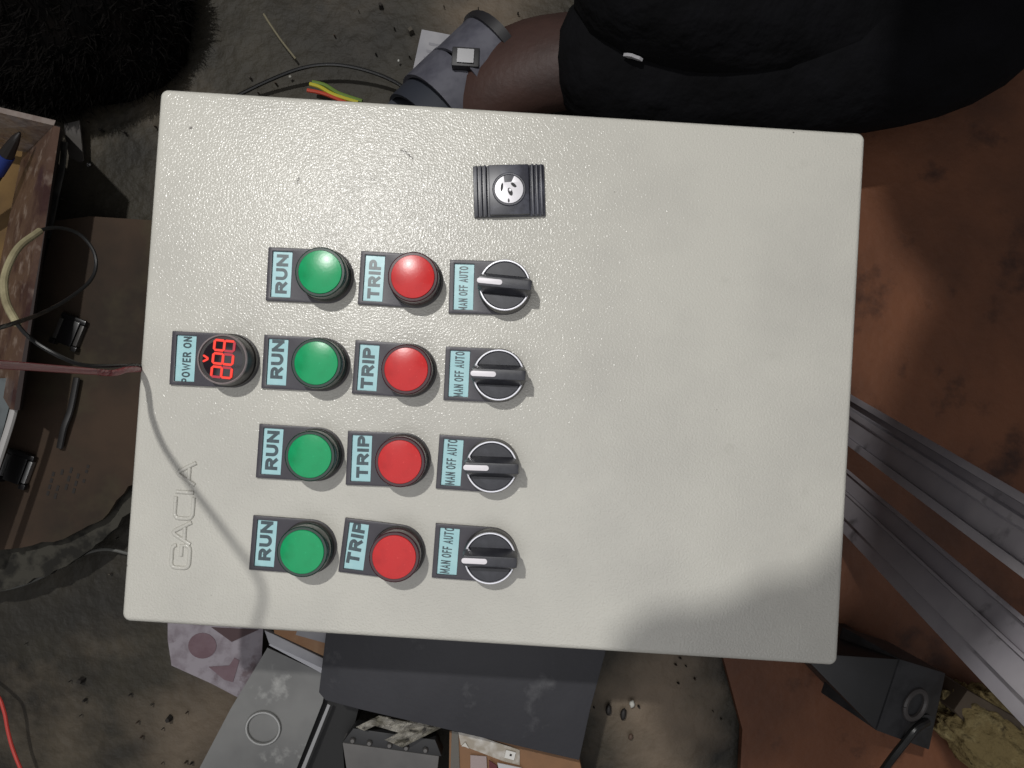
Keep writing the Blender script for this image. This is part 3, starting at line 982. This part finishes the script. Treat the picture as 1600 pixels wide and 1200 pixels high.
# ------------------------------------------------------------------ below the bottom edge
m_gb = mat('dark_grey_laminate', srgb(58, 58, 62), .5, spec=.3, var=(srgb(50, 50, 54), 12, .4, .7, 4), blot=(srgb(98, 98, 100), 26, .62, .80, 7), bump=(300, .2, .0006, 3))
tag(px_slab([(520, 900), (498, 1082), (508, 1094), (560, 1108), (905, 1188), (922, 1110), (946, 1020), (950, 930)], .078, .004).build('dark_grey_board', m_gb, bevel=.0006),
    'scuffed dark grey flat board poking out below the panel', 'board')
m_sh = mat('scuffed_grey_steel', srgb(116, 116, 114), .40, metal=.2, var=(srgb(96, 96, 95), 12, .4, .65, 4), blot=(srgb(172, 172, 168), 30, .60, .76, 7))
ss = thing('steel_sheet', 'scuffed grey steel sheet with round knockout lying on the floor', 'sheet metal', at(410, 1130, .03))
px_slab([(418, 1012), (512, 1056), (504, 1098), (440, 1260), (270, 1280), (360, 1108)], .040, .002).build('plate', m_sh, ss)
px_slab([(420, 1008), (428, 1000), (516, 1040), (514, 1058)], .044, .003).build('folded_edge', mat('pale_steel_edge', srgb(160, 160, 164), .35, metal=.4), ss)
px_slab([(512, 1100), (516, 1102), (452, 1262), (446, 1260)], .043, .002).build('folded_edge', mat('pale_steel_edge2', srgb(140, 140, 140), .35, metal=.4), ss)
ring = [at(411 + 26 * math.cos(a), 1138 + 25 * math.sin(a), .0412) for a in [2 * PI * k / 32 for k in range(33)]]
MB().tube(ring, .0011, 6, smooth=0).build('knockout_rim', mat('bright_scratched_steel', srgb(150, 150, 148), .3, metal=.5), ss)
# printed card
m_lil = mat('lilac_card', srgb(136, 130, 136), .6, spec=.35, var=(srgb(116, 108, 114), 90, .45, .65, 5), blot=(srgb(96, 84, 88), 50, .62, .70, 5))
m_pur = mat('purple_print', srgb(98, 78, 84), .7, spec=.3, var=(srgb(110, 92, 98), 60, .45, .7, 4))
pc = thing('printed_card', 'torn lilac printed card with purple disc beside the steel sheet', 'card', at(335, 1030, .03))
px_slab([(262, 965), (412, 965), (408, 1044), (372, 1090), (330, 1068), (268, 1040), (262, 1000)], .034, .0008).build('card', m_lil, pc)
zt = .0346
px_slab([(316 + 22 * math.cos(a), 1009 + 20 * math.sin(a)) for a in [2 * PI * k / 24 for k in range(24)]], zt, .0003).build('printed_disc', m_pur, pc, smooth=0)
px_slab([(326, 1042), (358, 1040), (366, 1028), (374, 1032), (364, 1066), (350, 1062)], zt, .0003).build('printed_shape', m_pur, pc, smooth=0)
px_slab([(330, 980), (404, 984), (362, 1003)], zt, .0003).build('printed_shape', mat('dark_purple_print', srgb(66, 48, 50), .7), pc, smooth=0)
# wooden strip and white trunking between card and board
tag(px_slab([(424, 962), (520, 1000), (510, 1028), (428, 990)], .060, .010).build('wooden_strip', mat('orange_wood', srgb(148, 108, 74), .6, var=(srgb(166, 132, 98), 40, .45, .7, 4)), bevel=.001),
    'orange brown wooden strip between the steel sheet and the panel', 'wood strip')
tag(px_slab([(412, 984), (430, 992), (508, 1030), (506, 1046), (420, 1006)], .052, .006).build('white_trunking', mat('white_pvc', srgb(176, 176, 180), .5, var=(srgb(150, 150, 156), 30, .4, .7, 3)), bevel=.001),
    'white plastic strip lying along the wooden strip', 'trunking')
tag(px_slab([(470, 968), (540, 990), (520, 1008), (462, 992)], .072, .002).build('white_scrap', m_paper), 'white scrap tucked under the panel above the wooden strip', 'scrap')
# grey bracket box with five screws
gb = thing('grey_bracket', 'grey steel bracket with a row of five screws under the board', 'bracket', at(615, 1180, .002))
m_gdk = mat('dark_bracket_steel', srgb(44, 44, 45), .5, metal=.2)
m_glt = mat('grey_bracket_steel', srgb(112, 110, 108), .5, metal=.25, var=(srgb(96, 95, 94), 20, .4, .7, 4))
px_slab([(478, 1080), (560, 1108), (552, 1140), (535, 1160), (545, 1300), (430, 1300)], .030, .028).build('body', mat('black_bracket_body', srgb(20, 20, 20), .6), gb)
px_slab([(552, 1138), (680, 1156), (690, 1182), (535, 1160)], .046, .016).build('flange', m_gdk, gb, bevel=.0006)
MB().slab([at(535, 1161, .046), at(686, 1182, .046), at(672, 1300, .030), at(556, 1300, .030)], .012).build('face', m_glt, gb, bevel=.0006)
for x, y in ((551.5, 1156), (577.6, 1160), (609, 1163.5), (635, 1167.5), (665, 1171)):
    p = at(x, y, .046)
    MB().lathe([(.0022, .0458), (.0022, .0475), (.0014, .0485)], 12, cx=p.x, cy=p.y).build('screw', mat('screw_steel', srgb(96, 94, 92), .35, metal=.6), gb)
# crumpled newspaper
m_news = mat('crumpled_newsprint', srgb(196, 192, 182), .85, spec=.2, var=(srgb(150, 146, 132), 60, .48, .64, 4), blot=(srgb(110, 108, 106), 160, .60, .68, 3))
nb = bmesh.new()
gx, gy = 16, 8
qs = [(556, 1136), (592, 1118), (700, 1132), (628, 1168)]
grid = []
for j in range(gy + 1):
    row = []
    for i in range(gx + 1):
        u, v_ = i / gx, j / gy
        x = (qs[0][0] * (1 - u) + qs[3][0] * u) * v_ + (qs[1][0] * (1 - u) + qs[2][0] * u) * (1 - v_)
        y = (qs[0][1] * (1 - u) + qs[3][1] * u) * v_ + (qs[1][1] * (1 - u) + qs[2][1] * u) * (1 - v_)
        z = .054 + .008 * noise.noise(Vector((u * 5, v_ * 4, 2))) + .006 * abs(noise.noise(Vector((u * 11, v_ * 9, 4))))
        row.append(nb.verts.new(at(x + 3 * noise.noise(Vector((i, j, 1))), y + 3 * noise.noise(Vector((i, j, 9))), z)))
    grid.append(row)
for j in range(gy):
    for i in range(gx):
        if j > gy * .55 and .15 < i / gx < .58:
            continue
        nb.faces.new([grid[j][i], grid[j][i + 1], grid[j + 1][i + 1], grid[j + 1][i]])
bmesh.ops.solidify(nb, geom=nb.faces[:], thickness=.0005)
me = bpy.data.meshes.new('newspaper')
nb.to_mesh(me)
nb.free()
oc = at(620, 1140, .05)
for v in me.vertices:
    v.co -= oc
me.materials.append(m_news)
no = bpy.data.objects.new('newspaper', me)
no.location = oc
COL.objects.link(no)
tag(no, 'crumpled newspaper scrap between the grey bracket and the board', 'newspaper')
# taped carton at the bottom edge
tc_ = thing('taped_carton', 'brown taped carton with white sticker under the dark grey board', 'carton', at(800, 1200, .002))
px_slab([(702, 1142), (722, 1142), (905, 1184), (930, 1300), (700, 1300)], .052, .05).build('box', mat('kraft_carton', srgb(134, 98, 68), .7, var=(srgb(112, 84, 60), 25, .4, .7, 4)), tc_, bevel=.001)
px_slab([(716, 1144), (735, 1146), (812, 1172), (812, 1196), (788, 1190), (720, 1164)], .0532, .0008).build('clear_tape', mat('cloudy_tape', srgb(150, 140, 124), .18, var=(srgb(205, 202, 196), 50, .52, .7, 3)), tc_)
px_slab([(706, 1142), (716, 1144), (722, 1300), (700, 1300)], .0532, .0008).build('tape_strip', mat('dull_tape', srgb(86, 82, 74), .3), tc_)
px_slab([(791, 1172), (806, 1176), (803, 1188), (788, 1184)], .0545, .0008).build('sticker', mat('white_sticker', srgb(216, 214, 208), .6), tc_)
px_slab([(797, 1178), (800, 1179), (799, 1182), (796, 1181)], .0550, .0003).build('sticker_dot', m_print, tc_, smooth=0)
px_slab([(735, 1180), (760, 1182), (765, 1300), (735, 1300)], .0545, .0008).build('clear_film', mat('pinkish_film', srgb(150, 134, 130), .2), tc_)
px_slab([(764, 1188), (776, 1196), (800, 1300), (768, 1300)], .0560, .0008).build('red_print', mat('dark_red_print', srgb(86, 24, 30), .5), tc_)
px_slab([(777, 1192), (815, 1200), (850, 1300), (802, 1300)], .0555, .0008).build('white_panel', mat('white_film_panel', srgb(186, 184, 186), .4), tc_)
px_slab([(721, 1166), (727, 1160), (733, 1170), (727, 1167)], .0545, .0003).build('arrow_mark', mat('white_arrow', srgb(200, 196, 188), .6), tc_, smooth=0)
# crumbs on the concrete
for nm, x, y, r, cl, lb, cat in (('white_pebble', 988, 1101, .0030, srgb(188, 188, 180), 'white pebble on the concrete by the dark grey board', 'pebble'),
                                 ('black_screw', 951, 1110, .0032, srgb(30, 26, 24), 'short black screw lying against the dark grey board', 'screw'),
                                 ('black_plug', 974, 1118, .0034, srgb(28, 24, 22), 'small black rubber plug beside the white pebble', 'plug'),
                                 ('brown_crumb', 986, 1153, .0026, srgb(84, 66, 54), 'brown crumb on the concrete near the orange board', 'crumb'),
                                 ('white_grit', 622, 93, .0012, srgb(170, 170, 165), 'white grit speck near the printed paper', 'grit'),
                                 ('pale_chip', 452, 118, .0014, srgb(150, 148, 140), 'pale chip beside the thin black cable', 'chip')):
    b = MB()
    p = at(x, y, .003)
    k = 10
    prof = [(r * .7, 0), (r, r * .35), (r * .85, r * .8), (r * .4, r)]
    b.lathe(prof, k, cx=p.x, cy=p.y)
    for v in b.v:
        dv = Vector((v.x - p.x, v.y - p.y))
        s_ = 1 + .35 * noise.noise(Vector((dv.x * 700, dv.y * 700, r * 9000)))
        st = 1.5 if 'black' in nm else 1.0
        v.x = p.x + dv.x * s_ * .8
        v.y = p.y + dv.y * s_ * st
    o = b.build(nm, mat(nm, cl, .6), smooth=60)
    tag(o, lb, cat)

# ------------------------------------------------------------------ the person sitting behind the panel
m_skin = mat('brown_skin', srgb(64, 45, 40), .55, spec=.3, var=(srgb(50, 37, 34), 18, .4, .7, 4), bump=(220, .4, .001, 4))
m_trs = mat('black_trousers', srgb(10, 10, 12), .9, spec=.12, var=(srgb(15, 15, 18), 30, .4, .7, 4), bump=(26, 1.0, .010, 4))
m_shirt = mat('dark_shirt', srgb(26, 26, 30), .9, spec=.15)
m_hair = mat('black_hair', srgb(12, 11, 11), .7)


def skin_mesh(name, nodes, edges, root, m, parent=None, origin=(0, 0, 0), sub=2):
    o0 = Vector(origin)
    me_ = bpy.data.meshes.new(name)
    names = list(nodes)
    me_.from_pydata([Vector(nodes[k][0]) - o0 for k in names], [(names.index(a), names.index(b)) for a, b in edges], [])
    o = bpy.data.objects.new(name, me_)
    COL.objects.link(o)
    md = o.modifiers.new('skin', 'SKIN')
    md.use_smooth_shade = True
    for i, k in enumerate(names):
        r_ = nodes[k][1]
        r_ = (r_, r_) if not isinstance(r_, tuple) else r_
        me_.skin_vertices[0].data[i].radius = r_
        me_.skin_vertices[0].data[i].use_root = (k == root)
    sb = o.modifiers.new('sub', 'SUBSURF')
    sb.levels = sub
    sb.render_levels = sub
    bpy.context.view_layer.update()
    me2 = bpy.data.meshes.new_from_object(o.evaluated_get(bpy.context.evaluated_depsgraph_get()))
    bpy.data.objects.remove(o)
    me2.materials.clear()
    me2.materials.append(m)
    for p in me2.polygons:
        p.use_smooth = True
    o = bpy.data.objects.new(name, me2)
    COL.objects.link(o)
    if parent:
        o.parent = parent
    else:
        o.location = o0
    return o


pel = at(1560, -430, .13)
AN, KN1, HP1 = at(848, 98, .075), at(1500, 60, .085), pel + Vector((.06, -.03, -.01))
KN2, HP2 = at(935, -6, .145), pel + Vector((-.09, .0, -.01))
AN2 = at(1560, 20, .06)
PO = Vector((pel.x, pel.y, 0))
body_nodes = {
    'pelvis': (pel, .085), 'spine': (pel + Vector((-.06, -.02, .19)), .09), 'chest': (pel + Vector((-.14, -.06, .35)), (.12, .09)),
    'neck': (pel + Vector((-.20, -.10, .46)), .045), 'head': (pel + Vector((-.235, -.125, .55)), (.07, .085)), 'crown': (pel + Vector((-.245, -.13, .63)), .06),
    'hip1': (HP1, .07), 'knee1': (KN1, .045), 'ankle1': (AN, .030), 'heel1': (at(838, 66, .035), .028), 'in1': (at(778, 128, .062), (.030, .026)),
    'ball1': (at(690, 212, .030), (.036, .018)), 'toe1': (at(640, 262, .020), (.030, .013)),
    'hip2': (HP2, .07), 'knee2': (KN2, .050), 'ankle2': (AN2, .032), 'foot2': (at(1660, 10, .03), .028),
    'sh1': (pel + Vector((.0, -.10, .42)), .045), 'el1': (pel + Vector((.10, -.12, .22)), .036), 'wr1': (pel + Vector((.14, -.16, .12)), .026), 'ha1': (pel + Vector((.12, -.22, .10)), (.032, .016)),
    'sh2': (pel + Vector((-.28, .02, .42)), .045), 'el2': (pel + Vector((-.30, .06, .22)), .036), 'wr2': (pel + Vector((-.20, -.06, .13)), .026), 'ha2': (pel + Vector((-.19, -.12, .12)), (.032, .016))}
body_edges = [('pelvis', 'spine'), ('spine', 'chest'), ('chest', 'neck'), ('neck', 'head'), ('head', 'crown'), ('pelvis', 'hip1'), ('hip1', 'knee1'), ('knee1', 'ankle1'),
              ('ankle1', 'heel1'), ('ankle1', 'in1'), ('in1', 'ball1'), ('ball1', 'toe1'), ('pelvis', 'hip2'), ('hip2', 'knee2'), ('knee2', 'ankle2'), ('ankle2', 'foot2'),
              ('chest', 'sh1'), ('sh1', 'el1'), ('el1', 'wr1'), ('wr1', 'ha1'), ('chest', 'sh2'), ('sh2', 'el2'), ('el2', 'wr2'), ('wr2', 'ha2')]
person = skin_mesh('person', body_nodes, body_edges, 'pelvis', m_skin, None, PO)
tag(person, 'person in black trousers and grey sandal sitting on the floor behind the panel', 'person')
tn = {'pelvis': (pel, .105), 'hip1': (HP1, .09), 'mid1': ((HP1 + KN1) / 2, .078), 'knee1': (KN1, .066), 'calf1': (AN.lerp(KN1, .5) + Vector((0, -.012, .0)), .062), 'hem1': (AN.lerp(KN1, .01) + Vector((0, .0, .010)), .051),
      'hip2': (HP2, .09), 'mid2': ((HP2 + KN2) / 2, .082), 'knee2': (KN2, .058), 'calf2': ((KN2 + AN2) / 2, .062), 'hem2': (AN2, .05)}
skin_mesh('trousers', tn, [('pelvis', 'hip1'), ('hip1', 'mid1'), ('mid1', 'knee1'), ('knee1', 'calf1'), ('calf1', 'hem1'), ('pelvis', 'hip2'), ('hip2', 'mid2'), ('mid2', 'knee2'), ('knee2', 'calf2'), ('calf2', 'hem2')],
          'pelvis', m_trs, person, PO)
sn = {'waist': (pel + Vector((-.02, .0, .10)), .105), 'spine': (pel + Vector((-.06, -.02, .20)), .11), 'chest': (pel + Vector((-.14, -.06, .35)), (.135, .105)),
      'sh1': (pel + Vector((.0, -.10, .42)), .058), 'el1': (pel + Vector((.07, -.115, .28)), .05), 'sh2': (pel + Vector((-.28, .02, .42)), .058), 'el2': (pel + Vector((-.295, .05, .28)), .05)}
skin_mesh('shirt', sn, [('waist', 'spine'), ('spine', 'chest'), ('chest', 'sh1'), ('sh1', 'el1'), ('chest', 'sh2'), ('sh2', 'el2')], 'waist', m_shirt, person, PO)
skin_mesh('hair', {'a': (pel + Vector((-.225, -.105, .585)), (.074, .088)), 'b': (pel + Vector((-.235, -.11, .65)), .066)}, [('a', 'b')], 'a', m_hair, person, PO)

# the paper scrap rests on the trousers
from mathutils.bvhtree import BVHTree
tr = bpy.data.objects['trousers']
bvh = BVHTree.FromPolygons([v.co + PO for v in tr.data.vertices], [list(p.vertices) for p in tr.data.polygons])
hit = bvh.ray_cast(CAM, (at(991, 84, 0) - CAM).normalized())
scrap = bpy.data.objects['paper_scrap']
if hit[0] is not None:
    scrap.location = hit[0] + hit[1] * .001
    scrap.rotation_euler = hit[1].to_track_quat('Z', 'Y').to_euler()

# sandal on the foot: sole, two straps, buckle
m_sole = mat('dark_navy_sole', srgb(38, 42, 52), .7)
m_strap = mat('slate_grey_strap', srgb(84, 84, 93), .7, var=(srgb(66, 66, 76), 90, .4, .7, 3))
m_pipe = mat('black_strap_edge', srgb(28, 27, 30), .5)
sandal = thing('sandal', '', None, PO)
del sandal['worldparts']
foot_ax = [(at(806, 108, .0), .028), (at(780, 132, .0), .036), (at(700, 205, .0), .046), (at(630, 275, .0), .040)]
sl = MB()
left, right = [], []
for i, (p, wd) in enumerate(foot_ax):
    t = (foot_ax[min(i + 1, 3)][0] - foot_ax[max(i - 1, 0)][0])
    t.normalize()
    s_ = Vector((-t.y, t.x, 0))
    left.append(p + s_ * wd)
    right.append(p - s_ * wd)
outl = [(p.x, p.y) for p in left] + [(p.x, p.y) for p in right[::-1]]
bpy.data.objects.remove(sandal)
sob = MB().prism(outl, .002, .024)
sob.v = [v - PO for v in sob.v]
sob = sob.build('sandal', m_sole, person, bevel=.004)


def band(c0, hw, hz, r_along, m, name, th=.003):
    """a strap arched over the foot; c0 pixel of its crest foot point, hw half width across, hz height"""
    p = at(c0[0], c0[1], 0)
    t = (foot_ax[3][0] - foot_ax[0][0]).normalized()
    s_ = Vector((-t.y, t.x, 0))
    b = MB()
    n_ = 20
    vs = []
    for i in range(n_ + 1):
        a = PI * i / n_
        for (dt, dr) in ((-r_along, 0), (r_along, 0), (r_along, -th), (-r_along, -th)):
            q = p + s_ * (hw + dr) * math.cos(a) + Vector((0, 0, .010 + (hz + dr) * math.sin(a))) + t * (dt + .006 * math.sin(a) * (-1 if dt > 0 else 1))
            vs.append(q - PO)
    fs = []
    for i in range(n_):
        for k in range(4):
            k2 = (k + 1) % 4
            fs.append((i * 4 + k, i * 4 + k2, (i + 1) * 4 + k2, (i + 1) * 4 + k))
    fs += [(0, 1, 2, 3), tuple(n_ * 4 + k for k in (3, 2, 1, 0))]
    return b.add(vs, fs).build(name, m, sob, smooth=50)


band((756, 143), .041, .069, .021, m_strap, 'ankle_strap')
band((780, 118), .042, .073, .0022, m_pipe, 'strap_piping')
band((716, 182), .044, .062, .019, m_strap, 'toe_strap')
band((690, 208), .043, .052, .016, m_sole, 'toe_strap')
bk = at(728, 92, .076)
bo = MB().box(-.010, .010, -.007, .007, -.014, .004)
bo.v = [v + bk - PO for v in bo.v]
bo.build('buckle', m_pipe, sob, bevel=.001)
bi = MB().box(-.006, .006, -.005, .005, .0041, .0056)
bi.v = [v + bk - PO for v in bi.v]
bi.build('buckle_pin', mat('grey_buckle_metal', srgb(120, 120, 122), .35, metal=.6), sob)

# ------------------------------------------------------------------ an added arm, unseen above the lens, shaped to shade the door's corner
ZA = ZP + .475
wr = Vector((.028, .102, ZA))
hn = {'wrist': (wr, (.030, .030)), 'palm': (Vector((-.012, .092, ZA)), (.018, .018)), 'fore': (wr + Vector((.040, .122, .0)), .054), 'elbow': (wr + Vector((.130, .255, .01)), .060),
      'upper': (wr + Vector((.33, .30, .18)), .056)}
he = [('wrist', 'palm'), ('wrist', 'fore'), ('fore', 'elbow'), ('elbow', 'upper')]
for i, (dz, l_) in enumerate(((.022, .036), (.008, .044), (-.006, .041), (-.018, .032))):
    k0 = Vector((-.033, .091, ZA + dz))
    hn['k%d' % i] = (k0, .010)
    hn['m%d' % i] = (k0 + Vector((-l_ * .5, .002, .002)), .010)
    hn['t%d' % i] = (k0 + Vector((-l_, -.003, -.002)), .009)
    he += [('palm', 'k%d' % i), ('k%d' % i, 'm%d' % i), ('m%d' % i, 't%d' % i)]
hn['th1'] = (Vector((-.006, .086, ZA + .034)), .012)
hn['th2'] = (Vector((-.030, .086, ZA + .046)), .010)
he += [('palm', 'th1'), ('th1', 'th2')]
arm = skin_mesh('person', hn, he, 'wrist', m_skin, None, (wr.x, wr.y, wr.z))
tag(arm, 'unseen bare forearm with flat hand added high above the panel to shade its corner', 'person')

# ------------------------------------------------------------------ grit and flakes strewn over the concrete: nobody could count them
gt = MB()
rg = random.Random(21)
for i in range(1500):
    x, y = rg.uniform(-.62, .62), rg.uniform(-.5, .5)
    if abs(x) < .19 and abs(y) < .14:
        continue
    if x > .17 and noise.noise(Vector((x * 6, y * 6, 0))) < .45:
        continue
    if noise.noise(Vector((x * 8, y * 8, 3))) < -.1:
        continue
    r_ = rg.uniform(.0005, .0016) * (2.6 if rg.random() < .04 else 1)
    a0 = rg.uniform(0, 6.28)
    k = rg.choice((4, 5, 6))
    st = rg.uniform(.5, 1.0)
    pl = []
    for q in range(k):
        a = a0 + 2 * PI * q / k
        rr_ = r_ * rg.uniform(.6, 1.1)
        pl.append((x + rr_ * math.cos(a), y + rr_ * math.sin(a) * st))
    z0 = .009 if x > .2 else 0.0
    gt.prism(pl, z0 - .004, z0 + r_ * .6, rg.choice((0, 0, 0, 1, 2)), top_inset=r_ * .2)
go = gt.build('floor_grit', [mat('dark_grit', srgb(38, 34, 30), .9), mat('grey_grit', srgb(74, 69, 61), .9), mat('brown_grit', srgb(60, 48, 38), .9)], smooth=0, origin=(0, 0, 0))
tag(go, 'fine grit and flakes strewn over the dirty concrete', 'grit', kind='stuff')
